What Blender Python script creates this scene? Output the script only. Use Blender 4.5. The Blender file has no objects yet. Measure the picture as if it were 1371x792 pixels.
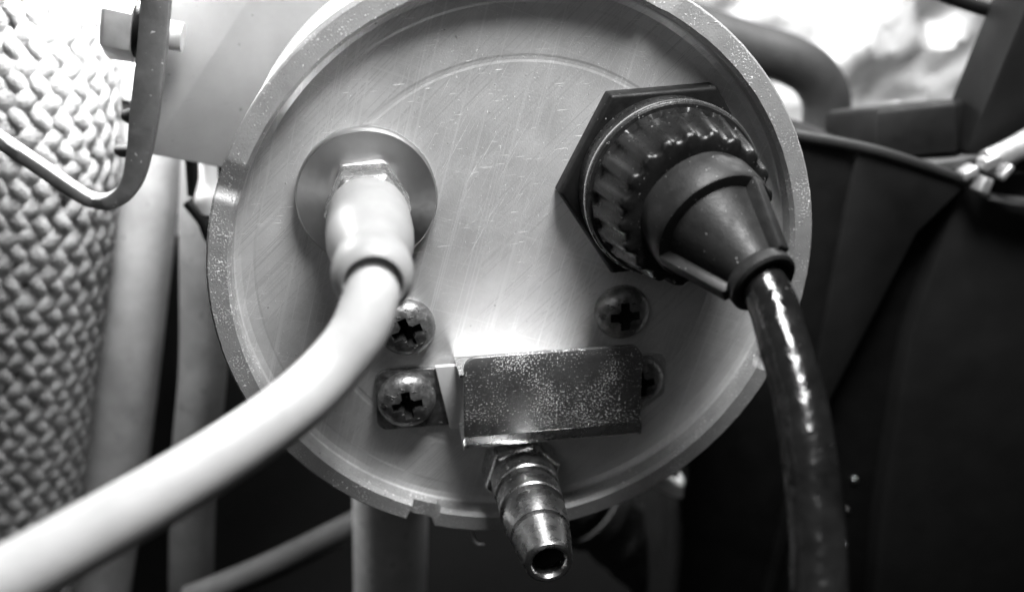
import bpy, bmesh, math, random
from mathutils import Vector, Matrix, noise
random.seed(7)
PI = math.pi
scene = bpy.context.scene
COL = scene.collection
MM = 0.001

# The lid's own frame, in millimetres: u right, v up, w out of the lid towards the viewer.
def V(u, v, w=0.0):
    return Vector((u * MM, -w * MM, v * MM))

# ------------------------------------------------------------------ camera
cam_data = bpy.data.cameras.new('camera')
cam = bpy.data.objects.new('camera', cam_data)
COL.objects.link(cam)
right = Vector((0.98654, -0.16349, 0.0)); up = Vector((0.0636, 0.3839, 0.9212)); back = Vector((-0.1506, -0.9088, 0.3891))
loc = V(-19.49, 43.77, 107.43)
cam.matrix_world = Matrix(((right.x, up.x, back.x, loc.x), (right.y, up.y, back.y, loc.y), (right.z, up.z, back.z, loc.z), (0, 0, 0, 1)))
cam_data.sensor_width = 36.0
cam_data.lens = 31.51
cam_data.clip_start = 0.005
cam_data.clip_end = 10.0
cam_data.dof.use_dof = True
cam_data.dof.focus_distance = 0.113
cam_data.dof.aperture_fstop = 14.5
scene.camera = cam

# ------------------------------------------------------------------ world, lamps, exposure
world = bpy.data.worlds.new('World')
scene.world = world
world.use_nodes = True
bg = world.node_tree.nodes['Background']
bg.inputs[0].default_value = (0.5, 0.5, 0.5, 1)
bg.inputs[1].default_value = 0.018

def lamp(name, pos, target, size, energy, sy=None):
    d = bpy.data.lights.new(name, 'AREA')
    d.energy = energy
    d.size = size * MM
    if sy:
        d.shape = 'RECTANGLE'; d.size_y = sy * MM
    o = bpy.data.objects.new(name, d)
    COL.objects.link(o)
    p = V(*pos); t = V(*target)
    o.location = p
    o.rotation_euler = (t - p).to_track_quat('-Z', 'Y').to_euler()
    return o

lamp('work_lamp', (18, 150, 43), (-4, 0, 0), 60, 0.68)
lamp('front_fill', (-90, 120, 210), (0, 0, 0), 120, 0.045)  # added fill from the camera side, not a real lamp
lamp('back_fill_left', (-56, 55, -50), (-62, 0, -72), 24, 1.45)  # added light that whitens the hose and pipes at their top
lamp('back_fill_right', (92, 92, -58), (85, 10, -105), 40, 0.24)  # added light that brightens the casing at upper right

vs = scene.view_settings
vs.view_transform = 'Standard'
vs.look = 'None'
vs.exposure = 0.0
vs.gamma = 1.0
vs.use_curve_mapping = False
scene.render.engine = 'CYCLES'
scene.cycles.use_denoising = True
scene.cycles.max_bounces = 8
scene.cycles.caustics_reflective = True
scene.cycles.sample_clamp_indirect = 60.0
scene.cycles.blur_glossy = 0.05

# ------------------------------------------------------------------ materials
def nd(nt, kind, **kw):
    n = nt.nodes.new(kind)
    for k, v in kw.items():
        setattr(n, k, v)
    return n

def material(name, lo, hi=None, metallic=0.0, rough=0.5, rvar=0.1, nscale=0.25, bump=0.0, bscale=2.0,
             specks=None, scratches=None, stretch=None, detail=4.0, spec=0.5, sss=0.0, trans=0.0, coat=0.0, aniso=None):
    """lo..hi: grey range driven by a noise of nscale per mm; specks (scale, threshold, value);
    scratches list of (angle, length scale, width scale, threshold, value)."""
    hi = lo if hi is None else hi
    m = bpy.data.materials.new(name)
    m.use_nodes = True
    nt = m.node_tree
    L = nt.links.new
    b = nt.nodes['Principled BSDF']
    tc = nd(nt, 'ShaderNodeTexCoord')
    mp = nd(nt, 'ShaderNodeMapping')
    mp.inputs['Scale'].default_value = (1000, 1000, 1000)
    L(tc.outputs['Object'], mp.inputs['Vector'])
    vec = mp.outputs['Vector']
    n1 = nd(nt, 'ShaderNodeTexNoise')
    n1.inputs['Scale'].default_value = nscale
    n1.inputs['Detail'].default_value = detail
    n1.inputs['Roughness'].default_value = 0.65
    if stretch:
        ms = nd(nt, 'ShaderNodeMapping'); ms.inputs['Scale'].default_value = stretch
        L(vec, ms.inputs['Vector']); L(ms.outputs['Vector'], n1.inputs['Vector'])
    else:
        L(vec, n1.inputs['Vector'])
    r1 = nd(nt, 'ShaderNodeMapRange')
    r1.inputs['From Min'].default_value = 0.3; r1.inputs['From Max'].default_value = 0.7
    r1.inputs['To Min'].default_value = lo; r1.inputs['To Max'].default_value = hi
    L(n1.outputs['Fac'], r1.inputs['Value'])
    col = r1.outputs['Result']
    def blend(colour_in, fac, value):
        mx = nd(nt, 'ShaderNodeMix'); mx.data_type = 'FLOAT'
        L(fac, mx.inputs[0]); L(colour_in, mx.inputs[2]); mx.inputs[3].default_value = value
        return mx.outputs[0]
    heights = []
    if specks:
        for sp_ in specks:
            sc, th, val = sp_[:3]
            ns = nd(nt, 'ShaderNodeTexNoise'); ns.inputs['Scale'].default_value = sc; ns.inputs['Detail'].default_value = 1.5
            L(vec, ns.inputs['Vector'])
            rs = nd(nt, 'ShaderNodeMapRange'); rs.inputs['From Min'].default_value = th; rs.inputs['From Max'].default_value = th + 0.05
            src = ns.outputs['Fac']
            if len(sp_) > 3:      # painted glints and bright nicks gather in patches
                nc = nd(nt, 'ShaderNodeTexNoise'); nc.inputs['Scale'].default_value = sp_[3]; nc.inputs['Detail'].default_value = 2
                L(vec, nc.inputs['Vector'])
                mc = nd(nt, 'ShaderNodeMath', operation='MULTIPLY_ADD'); mc.inputs[1].default_value = 0.55; mc.inputs[2].default_value = -0.275
                L(nc.outputs['Fac'], mc.inputs[0])
                ac = nd(nt, 'ShaderNodeMath', operation='ADD'); L(src, ac.inputs[0]); L(mc.outputs[0], ac.inputs[1]); src = ac.outputs[0]
            L(src, rs.inputs['Value'])
            col = blend(col, rs.outputs['Result'], val); heights.append(rs.outputs['Result'])
    if scratches:
        for (ang, ls, wsz, th, val) in scratches:
            mr = nd(nt, 'ShaderNodeMapping'); mr.inputs['Rotation'].default_value = (0, ang, 0)
            L(vec, mr.inputs['Vector'])
            m2 = nd(nt, 'ShaderNodeMapping'); m2.inputs['Scale'].default_value = (ls, 1.0, wsz)
            L(mr.outputs['Vector'], m2.inputs['Vector'])
            ns = nd(nt, 'ShaderNodeTexNoise'); ns.inputs['Scale'].default_value = 1.0; ns.inputs['Detail'].default_value = 1.0
            L(m2.outputs['Vector'], ns.inputs['Vector'])
            rs = nd(nt, 'ShaderNodeMapRange'); rs.inputs['From Min'].default_value = th; rs.inputs['From Max'].default_value = th + 0.08
            L(ns.outputs['Fac'], rs.inputs['Value'])
            col = blend(col, rs.outputs['Result'], val)
            if th > 0.68: heights.append(rs.outputs['Result'])
    cc = nd(nt, 'ShaderNodeCombineColor')
    for i in range(3): L(col, cc.inputs[i])
    L(cc.outputs[0], b.inputs['Base Color'])
    b.inputs['Metallic'].default_value = metallic
    if metallic > 0 and heights:
        acc = heights[0]
        for x in heights[1:]:
            mxm = nd(nt, 'ShaderNodeMath', operation='MAXIMUM'); L(acc, mxm.inputs[0]); L(x, mxm.inputs[1]); acc = mxm.outputs[0]
        rm = nd(nt, 'ShaderNodeMapRange'); rm.inputs['To Min'].default_value = metallic; rm.inputs['To Max'].default_value = 0.0
        L(acc, rm.inputs['Value']); L(rm.outputs['Result'], b.inputs['Metallic'])
    b.inputs['Specular IOR Level'].default_value = spec
    rr = nd(nt, 'ShaderNodeMapRange')
    rr.inputs['From Min'].default_value = 0.3; rr.inputs['From Max'].default_value = 0.7
    rr.inputs['To Min'].default_value = max(0.02, rough - rvar); rr.inputs['To Max'].default_value = min(1, rough + rvar)
    n3 = nd(nt, 'ShaderNodeTexNoise'); n3.inputs['Scale'].default_value = nscale * 2.3; n3.inputs['Detail'].default_value = 3
    L(vec, n3.inputs['Vector']); L(n3.outputs['Fac'], rr.inputs['Value']); L(rr.outputs['Result'], b.inputs['Roughness'])
    if aniso:
        b.inputs['Anisotropic'].default_value = aniso
        tg = nd(nt, 'ShaderNodeTangent'); tg.direction_type = 'RADIAL'; tg.axis = 'Y'
        L(tg.outputs[0], b.inputs['Tangent'])
    if coat:
        b.inputs['Coat Weight'].default_value = coat; b.inputs['Coat Roughness'].default_value = 0.12
    if sss:
        b.inputs['Subsurface Weight'].default_value = sss
        b.inputs['Subsurface Radius'].default_value = (0.002, 0.002, 0.002)
        b.inputs['Subsurface Scale'].default_value = 1.0
    if trans:
        b.inputs['Transmission Weight'].default_value = trans; b.inputs['IOR'].default_value = 1.35
    if bump:
        n2 = nd(nt, 'ShaderNodeTexNoise'); n2.inputs['Scale'].default_value = bscale; n2.inputs['Detail'].default_value = 3
        if stretch:
            L(ms.outputs['Vector'], n2.inputs['Vector'])
        else:
            L(vec, n2.inputs['Vector'])
        h = n2.outputs['Fac']
        for x in heights:
            ad = nd(nt, 'ShaderNodeMath', operation='ADD'); L(h, ad.inputs[0]); L(x, ad.inputs[1]); h = ad.outputs[0]
        bp = nd(nt, 'ShaderNodeBump'); bp.inputs['Strength'].default_value = 1.0; bp.inputs['Distance'].default_value = bump * MM
        L(h, bp.inputs['Height']); L(bp.outputs['Normal'], b.inputs['Normal'])
    return m

M = {}
M['lid'] = material('lid_aluminium', 0.50, 0.74, metallic=0.45, rough=0.45, rvar=0.08, nscale=0.09, detail=6, bump=0.02, bscale=5,
                    specks=[(3.2, 0.70, 0.75), (1.1, 0.735, 0.30)], scratches=[(0.75, 0.03, 7.0, 0.58, 0.55), (-0.35, 0.05, 9.0, 0.64, 0.68), (1.3, 0.02, 5.0, 0.6, 0.68), (0.05, 0.4, 8.0, 0.735, 0.85), (1.05, 0.12, 9.0, 0.71, 0.66), (0.5, 0.2, 11.0, 0.74, 0.30)])
M['rim'] = material('rim_anodised', 0.33, 0.42, metallic=0.35, rough=0.5, nscale=0.3, bump=0.05, bscale=4,
                    specks=[(3.8, 0.645, 0.62, 0.2), (1.8, 0.715, 0.85, 0.15), (2.9, 0.69, 0.14)])
M['body'] = material('body_painted', 0.8, 0.86, metallic=0.1, rough=0.5, nscale=0.15, bump=0.02, bscale=3)
M['steel'] = material('flange_steel', 0.50, 0.54, metallic=1.0, rough=0.34, rvar=0.02, nscale=0.5, aniso=0.75)
M['nut'] = material('nickel_nut', 0.75, 0.85, metallic=0.9, rough=0.25, nscale=0.5)
M['sleeve'] = material('milky_plastic', 0.26, 0.32, rough=0.46, rvar=0.05, nscale=0.2, sss=0.25, bump=0.01, bscale=1.5)
M['tube'] = material('white_silicone', 0.42, 0.49, rough=0.40, rvar=0.08, nscale=0.25, sss=0.3, bump=0.015, bscale=1.2, specks=[(1.7, 0.755, 0.3)])
M['blk'] = material('black_nylon', 0.006, 0.012, rough=0.30, spec=0.26, rvar=0.06, nscale=0.5, bump=0.01, bscale=3, specks=[(2.3, 0.72, 0.18)])
M['blkhex'] = material('black_hex', 0.004, 0.008, rough=0.5, spec=0.18, nscale=0.4, bump=0.02, bscale=3, specks=[(2.3, 0.735, 0.2)])
M['blkring'] = material('black_machined', 0.010, 0.02, rough=0.32, spec=0.3, nscale=0.6, bump=0.03, bscale=5, specks=[(2.8, 0.69, 0.3)])
M['boot'] = material('boot_rubber', 0.010, 0.016, rough=0.5, spec=0.3, nscale=0.35, bump=0.03, bscale=3, specks=[(2.1, 0.73, 0.3)])
M['cable'] = material('cable_jacket', 0.005, 0.013, spec=0.45, rough=0.19, rvar=0.1, nscale=0.25, bump=0.25, bscale=0.45, specks=[(1.4, 0.74, 0.2)])
M['screw'] = material('zinc_screw', 0.10, 0.42, metallic=0.85, rough=0.4, rvar=0.12, nscale=0.55, bump=0.12, bscale=1.3, specks=[(1.5, 0.655, 0.05), (2.4, 0.70, 0.6)])
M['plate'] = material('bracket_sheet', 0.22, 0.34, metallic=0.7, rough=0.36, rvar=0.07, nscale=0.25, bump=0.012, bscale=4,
                      specks=[(4.2, 0.625, 0.85, 0.16), (2.3, 0.695, 0.95, 0.12)], scratches=[(0.1, 0.5, 6.0, 0.72, 0.8)])  # pale specks paint the sheet's glints into its colour
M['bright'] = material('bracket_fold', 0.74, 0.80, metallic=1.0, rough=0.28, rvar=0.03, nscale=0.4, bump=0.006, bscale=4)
M['bright2'] = material('bracket_back_lit', 0.72, 0.8, metallic=0.4, rough=0.4, nscale=0.4)  # paler than the front sheet: bounced light put into the colour
M['brass'] = material('fitting_metal', 0.55, 0.66, metallic=1.0, rough=0.28, rvar=0.04, nscale=0.4, bump=0.015, bscale=3, specks=[(1.2, 0.70, 0.06)])
M['bore'] = material('recess_shade', 0.012, rough=0.8, spec=0.2)  # near-black, painted shade for the screw recesses and the barb bore
M['strap'] = material('strap_grey', 0.05, 0.08, rough=0.6, nscale=0.4, bump=0.03, bscale=2, specks=[(1.4, 0.72, 0.3)])
M['panel'] = material('panel_grey', 0.23, 0.29, rough=0.6, nscale=0.10, bump=0.02, bscale=2, detail=6, specks=[(0.9, 0.74, 0.1)], scratches=[(0.9, 0.05, 3.0, 0.73, 0.38), (0.2, 0.1, 4.0, 0.74, 0.16)])
M['braid'] = material('braid_glass', 0.07, 0.17, rough=0.9, nscale=0.5, bump=0.25, bscale=2.6, spec=0.2)
M['core'] = material('hose_core', 0.14, 0.2, rough=0.8)
M['wool'] = material('blanket_white', 0.72, 0.86, rough=0.9, nscale=0.12, bump=0.3, bscale=0.9)
M['pipew'] = material('pipe_white', 0.09, 0.20, rough=0.6, nscale=0.07, bump=0.05, bscale=0.8, detail=6, specks=[(0.5, 0.70, 0.05)])
M['whitepl'] = material('white_plastic', 0.72, 0.8, rough=0.4, nscale=0.2)
M['pipeg'] = material('pipe_grey', 0.045, 0.09, rough=0.6, nscale=0.08, bump=0.05, bscale=0.8, detail=6, specks=[(0.5, 0.70, 0.03)])
M['post'] = material('post_grey', 0.30, 0.46, rough=0.6, nscale=0.12, bump=0.05, bscale=0.9, detail=6, specks=[(0.6, 0.70, 0.15)])
M['blackrub'] = material('black_rubber', 0.005, 0.009, rough=0.65, spec=0.2, nscale=0.1, bump=0.03)
M['slab'] = material('dark_steel', 0.008, 0.014, rough=0.55, spec=0.2, nscale=0.06, bump=0.02)
M['slabside'] = material('dark_panel', 0.010, 0.016, rough=0.6, spec=0.2, nscale=0.06, bump=0.02)
M['bolt'] = material('bolt_black', 0.005, 0.009, rough=0.55, spec=0.2, nscale=0.2, bump=0.02)
M['casing'] = material('casting_bright', 0.40, 0.75, metallic=0.3, rough=0.5, nscale=0.05, bump=0.4, bscale=0.25)
M['elbow'] = material('elbow_rubber', 0.014, 0.024, rough=0.6, nscale=0.1, bump=0.05)
M['chrome'] = material('clamp_bright', 0.7, 0.8, metallic=1.0, rough=0.22)
M['lowhose'] = material('low_hose', 0.014, 0.03, rough=0.6, nscale=0.1, bump=0.1, bscale=0.8)
M['wall'] = material('bay_wall', 0.008, 0.014, rough=0.9, nscale=0.02)
M['bolthead'] = material('bolt_zinc', 0.45, 0.6, metallic=0.6, rough=0.4, nscale=0.3)

# ------------------------------------------------------------------ object helpers
ORIG = {}
def link_mesh(name, verts, faces, mat, parent=None, origin=None, smooth=35.0, bevel=0.0, bseg=2):
    """verts: world-space Vectors; parts are stored relative to their thing's base."""
    o0 = ORIG[parent.name] if parent else (origin if origin is not None else Vector((0, 0, 0)))
    me = bpy.data.meshes.new(name)
    me.from_pydata([tuple(v - o0) for v in verts], [], faces)
    bm = bmesh.new(); bm.from_mesh(me)
    bmesh.ops.remove_doubles(bm, verts=bm.verts, dist=1e-6)
    bmesh.ops.recalc_face_normals(bm, faces=bm.faces)
    if bevel:
        es = [e for e in bm.edges if len(e.link_faces) == 2 and e.calc_face_angle(0) > math.radians(28)]
        bmesh.ops.bevel(bm, geom=es, offset=bevel * MM, segments=bseg, profile=0.5, affect='EDGES', clamp_overlap=True)
    bm.to_mesh(me); bm.free()
    if smooth:
        me.polygons.foreach_set('use_smooth', [True] * len(me.polygons))
        me.set_sharp_from_angle(angle=math.radians(smooth))
    me.materials.append(M[mat])
    ob = bpy.data.objects.new(name, me)
    COL.objects.link(ob)
    if parent:
        ob.parent = parent
    else:
        ob.location = o0
    ORIG[ob.name] = o0
    return ob

def thing(name, label, cat, base, group=None):
    o = bpy.data.objects.new(name, None)
    o.empty_display_size = 0.005
    COL.objects.link(o)
    o.location = base
    ORIG[o.name] = base
    o['label'] = label; o['category'] = cat
    if group: o['group'] = group
    return o

def tag(o, label, cat, group=None):
    o['label'] = label; o['category'] = cat
    if group: o['group'] = group
    return o

def frame_for(axis):
    a = axis.normalized()
    ref = Vector((0, 0, 1)) if abs(a.z) < 0.9 else Vector((1, 0, 0))
    x = ref.cross(a).normalized()
    return x, a.cross(x), a

def uvw(u, v, w): return Vector((u, v, w))
def toworld(p): return V(p.x, p.y, p.z)

def lathe(base, axis, profile, segs=64, rfun=None, rot=0.0, closed=False):
    """profile: (r, t) along axis, all in the lid frame (mm)."""
    a = Vector(axis).normalized()
    ref = Vector((0, 1, 0)) if abs(a.y) < 0.9 else Vector((1, 0, 0))
    x = ref.cross(a).normalized(); y = a.cross(x)
    B = Vector(base)
    vs_, fs = [], []
    rings = []
    for (r, t) in profile:
        if r <= 1e-6:
            rings.append([len(vs_)]); vs_.append(toworld(B + a * t)); continue
        ring = []
        for i in range(segs):
            th = rot + 2 * PI * i / segs
            rr = r if rfun is None else rfun(r, th, t)
            ring.append(len(vs_)); vs_.append(toworld(B + a * t + (x * math.cos(th) + y * math.sin(th)) * rr))
        rings.append(ring)
    pairs = list(zip(rings[:-1], rings[1:]))
    if closed: pairs.append((rings[-1], rings[0]))
    for A, Bq in pairs:
        if len(A) == 1 and len(Bq) == 1: continue
        for i in range(segs):
            j = (i + 1) % segs
            if len(A) == 1: fs.append((A[0], Bq[i], Bq[j]))
            elif len(Bq) == 1: fs.append((A[i], A[j], Bq[0]))
            else: fs.append((A[i], A[j], Bq[j], Bq[i]))
    return vs_, fs

def catmull(pts, n=8):
    P = [Vector(p) for p in pts]
    P = [P[0] * 2 - P[1]] + P + [P[-1] * 2 - P[-2]]
    out = []
    for i in range(1, len(P) - 2):
        for k in range(n):
            t = k / n
            a, b, c, d = P[i - 1], P[i], P[i + 1], P[i + 2]
            out.append(0.5 * ((2 * b) + (c - a) * t + (2 * a - 5 * b + 4 * c - d) * t * t + (3 * b - a - 3 * c + d) * t ** 3))
    out.append(P[-2])
    return out

def sweep(path, r, segs=24, cap=True, rfun=None, prof=None):
    """round (or custom prof) section along a path in the lid frame (mm)."""
    n = len(path)
    vs_, fs = [], []
    t0 = (path[1] - path[0]).normalized()
    ref = Vector((0, 0, 1)) if abs(t0.z) < 0.8 else Vector((1, 0, 0))
    x = (ref - t0 * ref.dot(t0)).normalized()
    for i in range(n):
        t = (path[min(i + 1, n - 1)] - path[max(i - 1, 0)]).normalized()
        x = (x - t * x.dot(t)).normalized(); y = t.cross(x)
        s = i / (n - 1)
        if prof:
            for (a, b) in prof: vs_.append(toworld(path[i] + x * a + y * b))
        else:
            rr = r if rfun is None else rfun(s)
            for k in range(segs):
                th = 2 * PI * k / segs
                vs_.append(toworld(path[i] + (x * math.cos(th) + y * math.sin(th)) * rr))
    m = len(prof) if prof else segs
    for i in range(n - 1):
        for k in range(m):
            j = (k + 1) % m
            fs.append((i * m + k, i * m + j, (i + 1) * m + j, (i + 1) * m + k))
    if cap:
        fs.append(tuple(range(m))); fs.append(tuple(range((n - 1) * m, n * m)))
    return vs_, fs

def prism(poly, w0, w1):
    """polygon in (u, v) extruded from w0 to w1."""
    n = len(poly)
    vs_ = [V(u, v, w0) for u, v in poly] + [V(u, v, w1) for u, v in poly]
    fs = [tuple(range(n)), tuple(range(n, 2 * n))]
    fs += [(i, (i + 1) % n, n + (i + 1) % n, n + i) for i in range(n)]
    return vs_, fs

def round_poly(poly, radii, n=6):
    out = []
    m = len(poly)
    for i, (p, r) in enumerate(zip(poly, radii)):
        p = Vector(p); a = (Vector(poly[i - 1]) - p).normalized(); b = (Vector(poly[(i + 1) % m]) - p).normalized()
        if r <= 0: out.append(tuple(p)); continue
        h = math.acos(max(-1, min(1, a.dot(b)))) / 2
        d = r / math.tan(h)
        c = p + (a + b).normalized() * (r / math.sin(h))
        s = p + a * d; e = p + b * d
        a0 = math.atan2(*(s - c).yx); a1 = math.atan2(*(e - c).yx)
        da = (a1 - a0 + PI) % (2 * PI) - PI
        for k in range(n + 1):
            th = a0 + da * k / n
            out.append((c.x + r * math.cos(th), c.y + r * math.sin(th)))
    return out

def merge(*vf):
    vs_, fs = [], []
    for v, f in vf:
        o = len(vs_); vs_ += v; fs += [tuple(i + o for i in q) for q in f]
    return vs_, fs

def carve(ob, cutter):
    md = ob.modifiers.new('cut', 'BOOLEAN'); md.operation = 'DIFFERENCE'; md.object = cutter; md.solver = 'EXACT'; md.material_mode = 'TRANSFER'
    bpy.context.view_layer.update()
    dg = bpy.context.evaluated_depsgraph_get()
    me = bpy.data.meshes.new_from_object(ob.evaluated_get(dg))
    ob.modifiers.clear()
    ob.data = me
    me.polygons.foreach_set('use_smooth', [True] * len(me.polygons))
    me.set_sharp_from_angle(angle=math.radians(30))
    bpy.data.objects.remove(cutter)

# ------------------------------------------------------------------ the setting behind
wv = []; wf = []
NX, NY = 24, 16
for j in range(NY + 1):
    for i in range(NX + 1):
        u = -260 + 560 * i / NX; v = -300 + 460 * j / NY
        wv.append(V(u, v, -170 + 8 * noise.noise(Vector((u, v, 0)) * 0.02)))
for j in range(NY):
    for i in range(NX):
        a = j * (NX + 1) + i
        wf.append((a, a + 1, a + NX + 2, a + NX + 1))
w_ = link_mesh('background_wall', wv, wf, 'wall')
w_['kind'] = 'structure'

# white insulation blanket, upper left
def lumpy(u0, u1, v0, v1, w, nx, ny, amp, fr, th, seed, edge=0.0):
    vs_ = []; fs = []
    for side in (0, 1):
        for j in range(ny + 1):
            for i in range(nx + 1):
                u = u0 + (u1 - u0) * i / nx; v = v0 + (v1 - v0) * j / ny
                q = Vector((u, v, seed)) * fr
                d = amp * (noise.noise(q) + 0.5 * noise.noise(q * 2.3))
                vs_.append(V(u + edge * noise.noise(q * 3 + Vector((5, 0, 0))), v + edge * noise.noise(q * 3), w + d - side * th))
    S = (nx + 1) * (ny + 1)
    for j in range(ny):
        for i in range(nx):
            a = j * (nx + 1) + i
            fs.append((a, a + 1, a + nx + 2, a + nx + 1)); fs.append((S + a, S + a + 1, S + a + nx + 2, S + a + nx + 1))
    ring = [i for i in range(nx + 1)] + [j * (nx + 1) + nx for j in range(1, ny + 1)] + [ny * (nx + 1) + i for i in range(nx - 1, -1, -1)] + [j * (nx + 1) for j in range(ny - 1, 0, -1)]
    for a, b in zip(ring, ring[1:] + ring[:1]): fs.append((a, b, S + b, S + a))
    return vs_, fs
v_, f_ = lumpy(-140, -38, -22, 70, -92, 44, 40, 2.6, 0.10, 4, 3, 0.8)
tag(link_mesh('insulation_blanket', v_, f_, 'wool', origin=V(-85, -22, -92)), 'overexposed white insulation blanket filling the upper left corner', 'insulation')

v_, f_ = lumpy(22, 190, -18, 80, -114, 60, 40, 9.0, 0.055, 6, 9, 1.0)
tag(link_mesh('metal_casing', v_, f_, 'casing', origin=V(100, -18, -112)), 'glaring blurred metal casing in the upper right background', 'casing')

# braided hose
def braided_hose():
    axis_pts = [(-66.5, 62, -62), (-73.5, 32, -62), (-78.5, 2, -62), (-86, -26, -62), (-93.5, -53, -62), (-101.5, -84, -62), (-107, -110, -62)]
    path = catmull(axis_pts, 24)
    base = V(*axis_pts[-1])
    t = thing('braided_hose', 'thick hose in woven white braid along the left edge', 'hose', base)
    v, f = sweep(path, 12.9, 24)
    link_mesh('hose_core', v, f, 'core', t)
    # arc length
    S = [0.0]
    for a, b in zip(path[:-1], path[1:]): S.append(S[-1] + (b - a).length)
    total = S[-1]
    def frame(s):
        k = 0
        while k < len(S) - 2 and S[k + 1] < s: k += 1
        q = (s - S[k]) / (S[k + 1] - S[k])
        c = path[k].lerp(path[k + 1], q)
        t0 = (path[min(k + 2, len(path) - 1)] - path[max(k - 1, 0)]).normalized()
        x = Vector((0, 0, 1)); x = (x - t0 * x.dot(t0)).normalized()
        return c, x, t0.cross(x), t0
    N = 26; R = 13.7; pitch = 24.0; amp = 0.28; step = 1.2
    ns = int(total / step)
    frames = [frame(total * i / ns) for i in range(ns + 1)]
    for d in (1, -1):
        for k in range(N):
            vs_ = []; fs = []
            wob = random.uniform(-0.05, 0.05)
            for i in range(ns + 1):
                s = total * i / ns
                c, x, y, tt = frames[i]
                th = 2 * PI * k / N + d * s / pitch + wob + 0.05 * noise.noise(Vector((k * 5.1, s * 0.07, d * 3)))
                other = th + d * s / pitch if d == 1 else th - s / pitch
                other = th + d * (s / pitch)
                ph = N * other / 2 + PI * k
                off = amp * math.cos(ph) * (1 if d == 1 else -1)
                rad = x * math.cos(th) + y * math.sin(th)
                tan = (-x * math.sin(th) + y * math.cos(th)) * (d * R / pitch) + tt
                tan.normalize()
                side = rad.cross(tan)
                cen = c + rad * (R + off)
                hw = 1.5 + 0.4 * noise.noise(Vector((k * 3.7, s * 0.12, d)))
                for (a, b) in ((-hw, -0.1), (-hw * 0.72, 0.25), (0, 0.38), (hw * 0.72, 0.25), (hw, -0.1), (0, -0.3)):
                    vs_.append(toworld(cen + side * a + rad * b))
            for i in range(ns):
                for q in range(6):
                    r_ = (q + 1) % 6
                    fs.append((i * 6 + q, i * 6 + r_, (i + 1) * 6 + r_, (i + 1) * 6 + q))
            link_mesh('braid_strand', vs_, fs, 'braid', t, smooth=60)
braided_hose()

def pipe(name, label, pts, r, mat, cat='pipe', segs=32, n=8):
    path = catmull(pts, n)
    v, f = sweep(path, r, segs)
    low = min(pts, key=lambda p: p[1])
    o = link_mesh(name, v, f, mat, origin=V(*low))
    return tag(o, label, cat)

# pale pipe with a collar, and grey pipe
t = thing('pale_pipe', 'pale pipe beside the braided hose, bright above and shadowed below', 'pipe', V(-92, -112, -74))
v, f = sweep(catmull([(-53.5, 60, -74), (-57, 30, -74), (-62.5, 4, -74), (-71, -31, -74), (-79.5, -65, -74), (-92, -112, -74)], 10), 8.2, 36)
link_mesh('pipe_body', v, f, 'pipew', t)
v, f = lathe((-59.2, 20, -74), (-0.2, -1, 0), [(8.2, 0), (9.3, 0.6), (9.3, 7), (8.2, 7.6)], 36)
link_mesh('collar', v, f, 'pipew', t)
pipe('grey_pipe', 'slim grey pipe running down behind the round canister', [(-44.5, 30, -62), (-47.5, 8, -62), (-50.5, -10, -62), (-54.5, -39, -62), (-60, -66, -62), (-67, -112, -62)], 4.7, 'pipeg')

# small white valve with black springs below the grey panel
t = thing('bleed_valve', 'small white bulb-shaped valve with black wire ends under the grey panel', 'valve', V(-46.5, -5, -46))
v, f = lathe((-45.6, 7.4, -46), (-0.1, -1, 0), [(0, 0), (1.5, 0), (1.6, 4.2), (2.3, 6.5), (2.6, 8.2), (2.2, 10), (1.0, 11), (0, 11.2)], 24)
link_mesh('bulb', v, f, 'whitepl', t)
for pts, r in (([(-48.2, 8.0, -46), (-48.4, 4.5, -46), (-48.7, 0.4, -46)], 1.1), ([(-43.6, 6, -46.5), (-43.3, 2, -46.5), (-44.4, -1.6, -46)], 0.8), ([(-49.6, -0.6, -46), (-47.4, -3.8, -45), (-46.6, -6.8, -45), (-45.2, -7.2, -46)], 1.35)):
    v, f = sweep(catmull(pts, 6), r, 12)
    link_mesh('wire_end', v, f, 'blackrub', t)

# grey panel
pan = round_poly([(-53.3, 9.6), (-43.6, 7.2), (-20, 2), (-6, 70), (-40, 74)], [0.8, 0, 0, 0, 0])
t = thing('mounting_panel', 'flat grey sheet panel behind the left of the canister', 'panel', V(-40, 2, -38))
v, f = prism(pan, -40.5, -38)
link_mesh('sheet', v, f, 'panel', t, bevel=0.35)
v, f = prism([(-44.6, 70), (-53.3, 9.6), (-54.6, 9.9), (-46.0, 70)], -46, -37.2)
link_mesh('folded_edge', v, f, 'panel', t, bevel=0.2)

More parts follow.
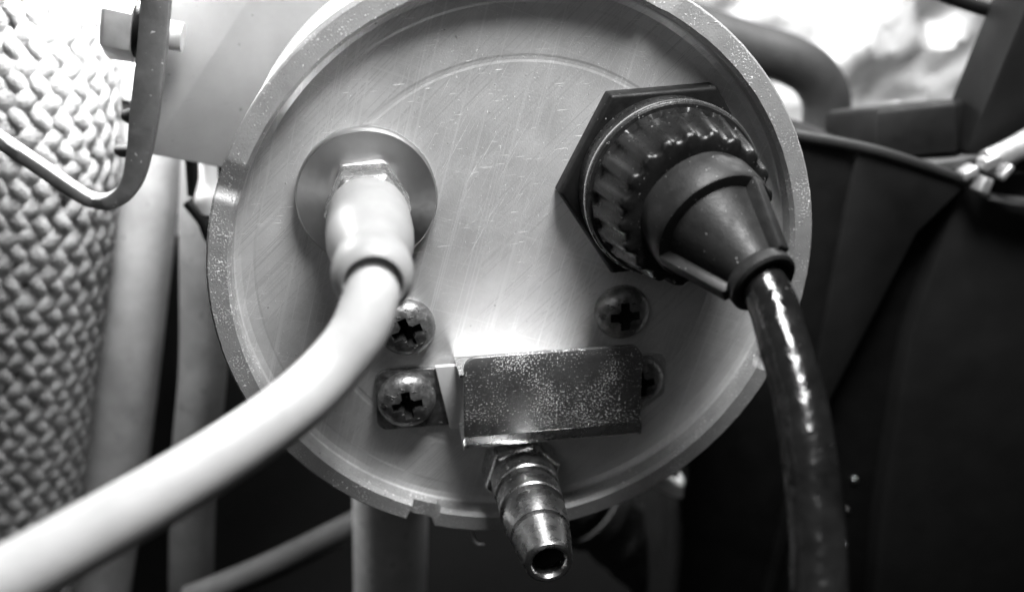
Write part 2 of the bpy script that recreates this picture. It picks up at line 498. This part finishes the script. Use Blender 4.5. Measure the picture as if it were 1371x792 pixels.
# strap with bolt
sp = catmull([(-41.5, 56, -31), (-45.8, 37, -31), (-48.0, 27.1, -31), (-50.5, 17.7, -31), (-52.2, 11.7, -31), (-54.2, 7.2, -31), (-57.2, 5.1, -31), (-60.2, 5.5, -31), (-62.8, 7.6, -31), (-65.8, 10.4, -31), (-71.0, 15.1, -31), (-79, 22, -31), (-90, 32, -31)], 8)
t = thing('bent_strap', 'dark grey bent metal strap looping down at the upper left', 'strap', V(-57.2, 4, -31))
def strap_mesh():
    vs_, fs = [], []
    n = len(sp)
    for i, p in enumerate(sp):
        tt = (sp[min(i + 1, n - 1)] - sp[max(i - 1, 0)]).normalized()
        nn = Vector((-tt.y, tt.x, 0))
        s = min(1, max(0, (i - 24) / 30.0))
        h = 1.85 * (1 - s) + 0.85 * s
        for (a, w) in ((h, -27.2), (h - 0.25, -27), (-h + 0.25, -27), (-h, -27.2), (-h, -29.6), (h, -29.6)):
            q = p + nn * a; vs_.append(V(q.x, q.y, w + 0.12 * noise.noise(Vector((q.x, q.y, 1)) * 0.5)))
    for i in range(n - 1):
        for k in range(6):
            j = (k + 1) % 6
            fs.append((i * 6 + k, i * 6 + j, (i + 1) * 6 + j, (i + 1) * 6 + k))
    fs.append(tuple(range(6))); fs.append(tuple(range((n - 1) * 6, n * 6)))
    return vs_, fs
v, f = strap_mesh()
link_mesh('strap_band', v, f, 'strap', t, smooth=40)
t = thing('strap_bolt', 'bright hexagon bolt clamped through the dark strap at upper left', 'bolt', V(-49.6, 28.6, -33))
ax = (-0.97, 0.22, 0)
v, f = lathe((-49.6, 28.8, -33), ax, [(0, 0), (4.2, 0), (4.2, 1.1), (0, 1.1)], 36)
link_mesh('washer', v, f, 'bolt', t, bevel=0.12)
v, f = lathe((-50.7, 29.05, -33), ax, [(0, 0), (5.1, 0), (5.1, 3.6), (4.7, 4.1), (0, 4.1)], 6, rot=0.5)
link_mesh('hex_head', v, f, 'bolthead', t, bevel=0.15)
v, f = lathe((-46.6, 28.1, -33), ax, [(0, -2), (2.1, -2), (2.1, 3), (0, 3)], 24)
link_mesh('shank', v, f, 'bolthead', t)
for (u, vv, r) in ((-53.8, 17.0, 1.1), (-55.6, 11.9, 0.95)):
    v, f = lathe((u + 2.2, vv - 0.3, -31), (-1, 0.15, 0), [(0, 0), (r * 0.8, 0), (r, 0.8), (r, 1.9), (r * 0.6, 2.7), (0, 2.9)], 16)
    link_mesh('strap_rivet', v, f, 'blackrub', t.parent or bpy.data.objects['bent_strap'])

# grey post and rod under the canister
t = thing('support_post', 'broad grey post standing under the bottom notch of the canister', 'post', V(-22, -112, -40))
v, f = sweep(catmull([(-16.8, -22, -40), (-18.2, -45, -40), (-19.8, -75, -40), (-22, -112, -40)], 6), 7.4, 36)
link_mesh('post_body', v, f, 'post', t)
v, f = lathe((-21.3, -100, -40), (-0.05, 1, 0), [(7.4, 0), (8.4, 0.6), (8.4, 5), (7.4, 5.6)], 36)
link_mesh('foot_collar', v, f, 'post', t)
pipe('brace_rod', 'dim slanted rod meeting the grey post low in the picture', [(-62, -88, -50), (-45, -81, -49), (-28, -72.5, -48), (-18, -67, -47)], 3.0, 'lowhose', 'rod')

# pale bent bracket and dark hose lower right of centre
tag(link_mesh('cable_tie', *sweep(catmull([(29.5, -53.5, -34), (32.5, -57.2, -34), (37.0, -60.2, -34), (38.7, -59.6, -34), (39.6, -55.5, -34), (39.8, -50.5, -34), (39.4, -44, -34)], 8), 0, prof=[(-1.5, -1.3), (1.5, -1.3), (1.5, 1.3), (-1.5, 1.3)]), 'whitepl', origin=V(38.5, -60, -34), bevel=0.2),
    'bright white bent tie just below the lower right rim', 'cable tie')
t = thing('ribbed_hose', 'dim ribbed hose slanting down to the right below the canister', 'hose', V(60, -118, -58))
hp = catmull([(4, -58, -58), (16, -70, -58), (30, -85, -58), (44, -101, -58), (60, -118, -58)], 40)
v, f = sweep(hp, 0, 28, rfun=lambda s: 8.5 + 0.2 * math.sin(s * 70))
link_mesh('hose_wall', v, f, 'lowhose', t)
v, f = lathe((25, -79.8, -58), (0.68, -0.73, 0), [(9.4, 0), (9.8, 0.4), (9.8, 4), (9.4, 4.4)], 32)
link_mesh('clamp_band', v, f, 'lowhose', t)

# right: dark bracket block, bolt, panels
def slab(poly, w_front, depth):
    """poly (u, v, dw): extruded backwards."""
    n = len(poly)
    vs_ = [V(u, v, w_front + d) for u, v, d in poly] + [V(u, v, w_front + d - depth) for u, v, d in poly]
    return vs_, [tuple(range(n)), tuple(range(n, 2 * n))] + [(i, (i + 1) % n, n + (i + 1) % n, n + i) for i in range(n)]
t = thing('bracket_block', 'matt black steel block with a ledge right of the canister', 'block', V(60, -80, -30))
v, f = prism([(38, 12.3), (62.6, 7.6), (60.5, -40), (54, -112), (38, -112)], -56, -31)
link_mesh('left_face', v, f, 'blackrub', t, bevel=0.5)
v, f = prism([(62.6, 7.6), (84.5, 0.6), (76.5, -8), (63.5, -44), (56, -112), (54, -112), (60.5, -40)], -56, -30)
link_mesh('right_face', v, f, 'slab', t, bevel=0.5)
ledge = catmull([(44, 11.7, -31), (62.6, 8.1, -30), (74, 4.7, -30), (84.5, 1.1, -30)], 6)
v, f = sweep(ledge, 0.95, 12)
link_mesh('ledge_edge', v, f, 'elbow', t)
t = thing('block_bolt', 'large black hexagon bolt head standing on the dark block ledge', 'bolt', V(71, 7, -45))
v, f = lathe((80.5, 2.6, -46), (-0.06, 1, -0.22), [(0, 0), (13.4, 0), (13.4, 8.2), (12.4, 8.9), (0, 8.9)], 6, rot=0.22)
link_mesh('hex_head', v, f, 'bolt', t, bevel=0.4)
v, f = lathe((79, 1.2, -46), (-0.06, 1, -0.12), [(0, 0), (16, 0), (16, 1.6), (0, 1.6)], 48)
link_mesh('washer', v, f, 'strap', t, bevel=0.3)
v, f = prism([(84.5, -0.5), (89, -4), (86, -112), (60, -112), (66, -44), (77, -10)], -50, -37)
tag(link_mesh('black_flap', v, f, 'blackrub', origin=V(75, -112, -45), bevel=0.6), 'black rubber flap in deep shade beside the dark block', 'flap')
v, f = prism([(86, 1.0), (150, 1.0), (150, -130), (88, -130), (82, -70), (81, -30)], -46, -33)
tag(link_mesh('dark_panel', v, f, 'slabside', origin=V(110, -130, -40), bevel=0.8), 'plain dark grey panel filling the lower right corner', 'panel')
for i, (u, vv, r, lb) in enumerate(((77.2, -64.8, 0.85, 'uppermost of three tiny bright rivets on the black flap'), (76.6, -72.3, 0.7, 'middle one of three tiny bright rivets on the black flap'), (77.3, -81.5, 0.8, 'lowest of three tiny bright rivets on the black flap'))):
    v, f = lathe((u, vv, -37.2), (0, 0, 1), [(0, 0), (r, 0), (r, 0.3), (r * 0.7, 0.75), (0, 0.95)], 14)
    tag(link_mesh('rivet', v, f, 'chrome', origin=V(u, vv, -37)), lb, 'rivet', 'rivets on the black flap')
v, f = prism([(85.6, 5.0), (92.5, 34), (100, 60), (150, 60), (150, 3.0), (96, 1.8)], -44, -34)
tag(link_mesh('side_plate', v, f, 'slab', origin=V(110, 2, -40), bevel=1.3), 'dark grey slanted plate at the right edge above the clamp', 'plate')
# clamp
t = thing('hose_clamp', 'shiny worm-drive clamp with bright lugs at the right edge', 'clamp', V(86, 1, -29))
v, f = sweep(catmull([(86.5, 4.6, -29), (91, 6.6, -29), (97, 10, -29), (110, 17, -29)], 6), 2.3, 20)
link_mesh('worm_barrel', v, f, 'bolthead', t)
for (u, vv, w, a, L1, L2) in ((83.4, 2.9, -29, 0.5, 1.5, 0.8), (85.8, 0.9, -27.6, 1.3, 1.5, 1.1), (86.0, 5.0, -27.5, 0.4, 1.6, 1.0), (88.6, 3.4, -26.8, 0.9, 1.5, 0.7)):
    c_, s_ = math.cos(a), math.sin(a)
    poly = [(u + x * c_ - y * s_, vv + x * s_ + y * c_) for x, y in ((-L1, -L2), (L1, -L2 * 0.8), (L1 * 1.1, L2), (-L1 * 0.8, L2 * 1.1))]
    v, f = prism(poly, w - 2.2, w + 0.9)
    link_mesh('lug', v, f, 'bolthead', t, bevel=0.45, bseg=3)
v, f = sweep(catmull([(88, -1.5, -30), (94, -2.6, -29), (104, -3.4, -29), (130, -4, -29)], 6), 0, prof=[(-2.0, -0.4), (2.0, -0.4), (2.0, 0.4), (-2.0, 0.4)])
link_mesh('clamp_band', v, f, 'strap', t)

# elbow and wire, upper right
t = thing('elbow_hose', 'blurred dark elbow hose bending down behind the bolt head', 'hose', V(84, -12, -84))
v, f = sweep(catmull([(24, 32, -84), (40, 26.5, -84), (52, 21.5, -84), (64, 17.6, -84), (75, 14.4, -84), (82, 10.0, -84), (85.5, 2.5, -84), (84.5, -14, -84)], 8), 5.4, 28)
link_mesh('hose_wall', v, f, 'elbow', t)
v, f = lathe((44, 24.9, -84), (0.93, -0.36, 0), [(5.4, 0), (5.8, 0.3), (5.8, 3.6), (5.4, 3.9)], 28)
link_mesh('band', v, f, 'pipeg', t)
pipe('loose_wire', 'thin black wire crossing the top right corner', [(70, 36, -44), (81, 31.7, -44), (89, 29.2, -44), (100, 26.4, -44), (125, 19, -44)], 1.2, 'blackrub', 'wire', 14)

# ------------------------------------------------------------------ canister
can = thing('canister', 'round metal canister end with notched rim and scratched lid', 'canister', V(0, -40, -20))
v, f = lathe((0, 0, 0), (0, 0, 1), [(0, -38.5), (39.2, -38.5), (39.7, -38), (39.7, -6), (40.0, -5.6), (40.0, -4.6), (37.4, -4.6), (0, -4.6)], 200)
link_mesh('housing', v, f, 'body', can)
# lid with turned grooves
prof = [(0, -3.5), (14, -3.5), (27.4, -3.5), (27.7, -3.55), (28.1, -3.55), (28.4, -3.5), (34.4, -3.5), (34.7, -3.58), (36.2, -3.55), (36.9, -3.2), (37.15, -2.7)]
v, f = lathe((0, 0, 0), (0, 0, 1), prof, 220)
lid = link_mesh('lid', v, f, 'lid', can, smooth=6)
# rim with four notches
def rim_mesh():
    N = 720
    slots = [(153.6, 161.2, 0.75), (61.5, 68.6, 0.75), (335.0, 342.4, 0.75), (244.6, 250.6, 2.0)]
    def top(deg):
        for a, b, d in slots:
            if a <= deg < b:
                if d > 1.5: return -d
                q = (deg - a) / (b - a)
                if 180 < a: q = 1 - q
                return -d * q / 0.72 if q < 0.72 else -d * (1 - ((q - 0.72) / 0.28) ** 1.6)
        return 0.0
    vs_, fs = [], []
    def ring(i, h):
        th = 2 * PI * i / N
        j = 0.05 * noise.noise(Vector((math.cos(th) * 30, math.sin(th) * 30, 0))) + random.uniform(-0.025, 0.025)
        k = 0.06 * noise.noise(Vector((math.cos(th) * 22, math.sin(th) * 22, 4)))
        out = []
        for (r, w) in ((37.05, -4.7), (37.05, h - 0.7), (37.5 + k, h), (39.75 + j, h + 0.03 * noise.noise(Vector((math.cos(th) * 9, math.sin(th) * 9, 8)))), (40.0 + j * 0.6, h - 0.25), (40.0, -4.7)):
            out.append(V(r * math.cos(th), r * math.sin(th), w))
        return out
    for i in range(N):
        h = top(i * 360.0 / N); hn = top(((i + 1) % N) * 360.0 / N)
        b0 = len(vs_)
        random.seed(i); A = ring(i, h); random.seed((i + 1) % N); B = ring((i + 1) % N, hn)
        vs_ += A + B
        for q in range(6):
            r_ = (q + 1) % 6
            fs.append((b0 + q, b0 + r_, b0 + 6 + r_, b0 + 6 + q))
    return vs_, fs
v, f = rim_mesh()
rim = link_mesh('rim', v, f, 'rim', can, smooth=30)
v, f = sweep(catmull([(-7.6, -39.6, -1.5), (-7.4, -41.2, -1.2), (-6.8, -42.4, -1.0), (-5.7, -42.6, -0.9)], 6), 0.38, 8, rfun=lambda s: 0.42 - 0.25 * s)
link_mesh('swarf_curl', v, f, 'rim', rim)
random.seed(21)

# pan-head screws with a cross recess
def screw_mesh(r=3.9):
    vv, ff = lathe((0, 0, 0), (0, 0, 1), [(0, -0.4), (r * 0.93, -0.4), (r, 0.15), (r, 0.9), (r * 0.95, 1.5), (r * 0.82, 2.0), (r * 0.6, 2.35), (r * 0.3, 2.5), (0, 2.55)], 48)
    o = link_mesh('screw', vv, ff, 'screw')
    def arm(a):
        c, s = math.cos(a), math.sin(a)
        def P(x, y, z): return V(x * c - y * s, x * s + y * c, z)
        l1, w1, l0, w0_ = r * 0.64, r * 0.175, r * 0.2, r * 0.09
        vs_ = [P(-l1, -w1, 3.2), P(l1, -w1, 3.2), P(l1, w1, 3.2), P(-l1, w1, 3.2), P(-l0, -w0_, 0.1), P(l0, -w0_, 0.1), P(l0, w0_, 0.1), P(-l0, w0_, 0.1)]
        return vs_, [(0, 1, 2, 3), (7, 6, 5, 4), (0, 4, 5, 1), (1, 5, 6, 2), (2, 6, 7, 3), (3, 7, 4, 0)]
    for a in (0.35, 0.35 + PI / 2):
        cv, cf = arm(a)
        carve(o, link_mesh('cutter', cv, cf, 'bore', smooth=0))  # cut faces take the near-black painted shade
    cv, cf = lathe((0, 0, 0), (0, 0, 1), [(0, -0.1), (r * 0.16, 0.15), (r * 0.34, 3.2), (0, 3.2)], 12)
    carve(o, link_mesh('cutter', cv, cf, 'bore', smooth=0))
    me = o.data
    bpy.data.objects.remove(o)
    return me
SCREW = screw_mesh()
def make_screw(parent, u, v0, w0, ang, r=3.9):
    o = bpy.data.objects.new('screw', SCREW)
    COL.objects.link(o)
    o.parent = parent
    o.location = V(u, v0, w0) - ORIG[parent.name]
    o.rotation_euler = (0, -(ang - 0.35), 0)
    k = r / 3.9
    o.scale = (k, k, k)
    return o
make_screw(can, -15.6, -7.0, -3.4, 0.35)
make_screw(can, 14.3, -6.9, -3.4, 0.05)

# ------------------------------------------------------------------ shield bracket
br = thing('shield_bracket', 'folded sheet metal shield screwed to the lid above the barb', 'bracket', V(0, -22, -3.5))
ft = round_poly([(-9, -22.6), (-9, -13.6), (-20.2, -13.3), (-20.4, -22.6)], [0, 0, 1.6, 1.6])
v, f = prism(ft, -3.5, -2.75); link_mesh('foot', v, f, 'screw', br, bevel=0.12)
ft = round_poly([(9, -23.0), (18.2, -23.0), (21.4, -20.4), (21.3, -14.0), (9, -13.6)], [0, 1.0, 1.2, 1.4, 0])
v, f = prism(ft, -3.5, -2.75); link_mesh('foot', v, f, 'rim', br, bevel=0.12)
v, f = prism([(-10.2, -22.9), (15.0, -22.9), (15.0, -12.92), (-12.0, -12.92)], -2.74, -2.0)
link_mesh('back_plate', v, f, 'bright2', br, bevel=0.1)
lipw = [-3.4 + 6.7 * k / 10 for k in range(11)]
liph = [-12.45 + 0.19 * (w + 3.4) - 0.010 * (w + 3.4) ** 2 for w in lipw]
vs_ = []
for u in (-9.2, 9.6):
    vs_ += [V(u, h, w) for w, h in zip(lipw, liph)] + [V(u, h - 0.45, w) for w, h in zip(lipw[::-1], liph[::-1])]
fs = [tuple(range(22)), tuple(range(22, 44))] + [(k, (k + 1) % 22, 22 + (k + 1) % 22, 22 + k) for k in range(22)]
link_mesh('bounce_lip', vs_, fs, 'bright', br, smooth=30)  # unseen lip, added and tilted to throw lamp light onto the lid
# bent lower edge: shelf from the back plate out to the front plate
pr = [(-2.0, -22.9), (3.0, -22.9)] + [(3.0 + 1.35 * math.sin(a), -21.55 - 1.35 * math.cos(a)) for a in [PI / 2 * k / 8 for k in range(1, 9)]] + [(4.35, -20.6)]
inner = [(-2.0, -22.15), (3.0, -22.15)] + [(3.0 + 0.6 * math.sin(a), -21.55 - 0.6 * math.cos(a)) for a in [PI / 2 * k / 8 for k in range(1, 9)]] + [(3.6, -20.6)]
loop = pr + inner[::-1]
vs_ = []; fs = []
us = (-9.0, -8.7, 15.3, 15.75)
for k, u in enumerate(us):
    for (w, vv) in loop:
        flare = 0.18 if k in (0, 3) and w > 3.0 else 0.0
        vs_.append(V(u, vv - flare, w + flare))
m = len(loop)
for k in range(len(us) - 1):
    for q in range(m):
        fs.append((k * m + q, k * m + (q + 1) % m, (k + 1) * m + (q + 1) % m, (k + 1) * m + q))
fs += [tuple(range(m)), tuple(range((len(us) - 1) * m, len(us) * m))]
link_mesh('bent_edge', vs_, fs, 'bright', br, smooth=40)
fp = round_poly([(-8.9, -20.6), (15.6, -20.6), (15.3, -8.7), (-8.7, -8.75)], [0, 0, 1.9, 1.7])
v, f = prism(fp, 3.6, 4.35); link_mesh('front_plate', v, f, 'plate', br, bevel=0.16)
make_screw(br, -16.1, -17.6, -2.7, 0.12, r=4.0)
make_screw(br, 17.0, -17.4, -2.7, 0.2, r=3.7)

# ------------------------------------------------------------------ hose barb
bb = thing('hose_barb', 'bare metal hose barb with open bore below the shield', 'hose barb', V(-0.4, -29.6, -3.5))
B0 = (-0.4, -29.6, 0)
v, f = lathe(B0, (0, 0, 1), [(0, -3.5), (5.6, -3.5), (5.6, 1.6), (5.0, 2.3), (0, 2.3)], 6, rot=0.25)
link_mesh('hex_base', v, f, 'brass', bb, bevel=0.25)
v, f = lathe(B0, (0, 0, 1), [(0, 2.2), (4.65, 2.2), (4.65, 5.3), (4.5, 5.6), (3.6, 5.7), (3.6, 6.3), (4.4, 6.35), (4.45, 6.5), (4.45, 9.2), (4.3, 9.5), (3.4, 9.8), (3.4, 10.5), (4.25, 10.6), (4.3, 10.8), (4.3, 12.4), (3.9, 14.6), (3.3, 14.8), (3.3, 15.3), (3.85, 15.4), (3.1, 19.6), (3.05, 20.0), (2.9, 20.3), (2.6, 20.45), (2.3, 20.35), (2.05, 20.05), (1.95, 19.7), (1.95, 6), (0, 6)], 64)
link_mesh('barbed_stem', v, f, 'brass', bb, smooth=25)
v, f = lathe(B0, (0, 0, 1), [(1.93, 18.6), (1.93, 6.2), (0, 6.2)], 32)
link_mesh('bore_shade', v, f, 'bore', bb)  # near-black skin added inside, shade painted into the bore

# ------------------------------------------------------------------ white hose and its connector
wh = thing('white_hose', 'soft white hose plugged into a steel flange on the lid', 'hose', V(-19.7, 11.4, -3.5))
W0 = (-19.7, 11.4, 0)
v, f = lathe(W0, (0, 0, 1), [(0, -3.5), (8.8, -3.5), (8.8, -1.9), (8.55, -1.6), (5.6, -1.75), (0, -1.75)], 120)
link_mesh('flange', v, f, 'steel', wh, smooth=40)
v, f = lathe(W0, (0, 0, 1), [(0, -1.75), (5.0, -1.75), (5.25, -1.3), (5.25, 4.2), (4.7, 4.8), (0, 4.8)], 6, rot=0.04)
link_mesh('hex_nut', v, f, 'nut', wh, bevel=0.3)
v, f = lathe(W0, (0.005, 0, 1), [(0, 4.4), (4.2, 4.4), (4.7, 5.0), (4.85, 6.5), (4.78, 6.9), (4.86, 7.3), (4.78, 7.8), (4.86, 8.3), (4.8, 8.8), (4.86, 9.4), (4.86, 12.0), (4.7, 15.0), (4.3, 17.6), (3.75, 19.6), (3.55, 20.5), (3.62, 21.1), (3.95, 21.9), (4.08, 23.6), (3.95, 25.3), (3.5, 26.6), (2.95, 27.0), (2.76, 26.7), (2.76, 22), (0, 22)], 72)
link_mesh('sleeve', v, f, 'sleeve', wh, smooth=60)
v, f = sweep(catmull([(-19.6, 11.5, 21.5), (-19.6, 11.2, 24.6), (-20.0, 9.8, 26.8), (-21.4, 7.2, 28.9), (-24.0, 4.8, 31.0), (-27.3, 3.1, 34.0), (-31.5, 1.5, 37.0), (-36.7, -0.1, 40.1), (-42.2, -1.6, 43.1), (-47.8, -3.0, 46.1), (-54.5, -4.5, 49.8)], 10), 2.75, 40)
link_mesh('hose_tube', v, f, 'tube', wh, smooth=60)

# ------------------------------------------------------------------ black cable gland
gl = thing('cable_plug', 'black plug with knurled ring, ribbed boot and glossy cable', 'plug', V(18.3, 12, -3.5))
G0 = (18.3, 12.0, 0)
v, f = lathe(G0, (0, 0, 1), [(0, -3.5), (13.8, -3.5), (13.8, -1.0), (13.4, -0.6), (0, -0.6)], 6, rot=math.radians(3))
link_mesh('hex_base', v, f, 'blkhex', gl, bevel=0.22)
v, f = lathe(G0, (0, 0, 1), [(0, -0.6), (11.1, -0.6), (11.35, -0.3), (11.35, 3.5), (11.1, 3.85), (0, 3.85)], 120)
link_mesh('seat_ring', v, f, 'blkring', gl, smooth=50)
v, f = lathe(G0, (0, 0, 1), [(10.8, 3.0), (11.5, 3.0), (11.55, 3.2), (11.5, 3.45), (10.8, 3.5)], 120)
link_mesh('washer', v, f, 'nut', gl, smooth=50)
NK = 20
def scallop(r, th, t):
    if t < 4.6 or r < 7.5: return r
    c = math.cos(NK * th)
    return r - 0.58 * max(0.0, min(1.0, 0.45 + 0.8 * c)) ** 0.9
v, f = lathe(G0, (0, 0, 1), [(0, 3.8), (10.6, 3.8), (10.75, 4.4), (10.7, 4.7), (10.6, 5.2), (10.0, 9.0), (9.55, 11.3), (9.3, 11.8), (8.9, 12.0), (7.4, 12.0), (0, 11.8)], NK * 12, rfun=scallop)
link_mesh('knurled_ring', v, f, 'blk', gl, smooth=40)
bo = Vector((18.9, 11.9, 10.8)); bd = Vector((3.1, -4.5, 12.4)).normalized()
v, f = lathe(bo, bd, [(0, -1.2), (7.3, -1.2), (7.6, 0.2), (7.55, 3.2), (7.3, 3.75), (6.9, 3.85), (6.0, 3.95), (5.75, 4.4), (3.3, 12.0), (3.75, 12.3), (3.9, 12.6), (3.9, 13.7), (3.6, 14.0), (3.0, 14.0), (2.85, 13.6), (2.85, 11), (0, 11)], 72)
bt = link_mesh('boot', v, f, 'boot', gl, smooth=40)
refx = Vector((0, 1, 0)).cross(bd).normalized(); refy = bd.cross(refx)
for deg in (62, 208, 328):
    a = math.radians(deg)
    rd = refx * math.cos(a) + refy * math.sin(a); sd = bd.cross(rd)
    prof2 = [(4.6, 3.6), (7.4, 3.6), (7.35, 4.3), (4.35, 12.7), (2.9, 12.7)]
    vs_ = []
    for s in (-0.75, 0.75):
        vs_ += [toworld(bo + rd * r + bd * tt + sd * s * (1.0 if r > 5 else 1.15)) for r, tt in prof2]
    fs = [tuple(range(5)), tuple(range(5, 10))] + [(i, (i + 1) % 5, 5 + (i + 1) % 5, 5 + i) for i in range(5)]
    link_mesh('rib', vs_, fs, 'boot', bt, bevel=0.18)
v, f = sweep(catmull([(21.3, 8.6, 20.0), (21.9, 7.3, 23.0), (22.2, 5.6, 26.0), (21.9, 3.3, 29.6), (21.7, 0.0, 34.2), (21.0, -3.9, 38.9), (19.9, -8.6, 44.0), (18.3, -12.9, 48.8), (16.8, -16.5, 52.6)], 12), 2.62, 36)
link_mesh('cable', v, f, 'cable', gl, smooth=60)
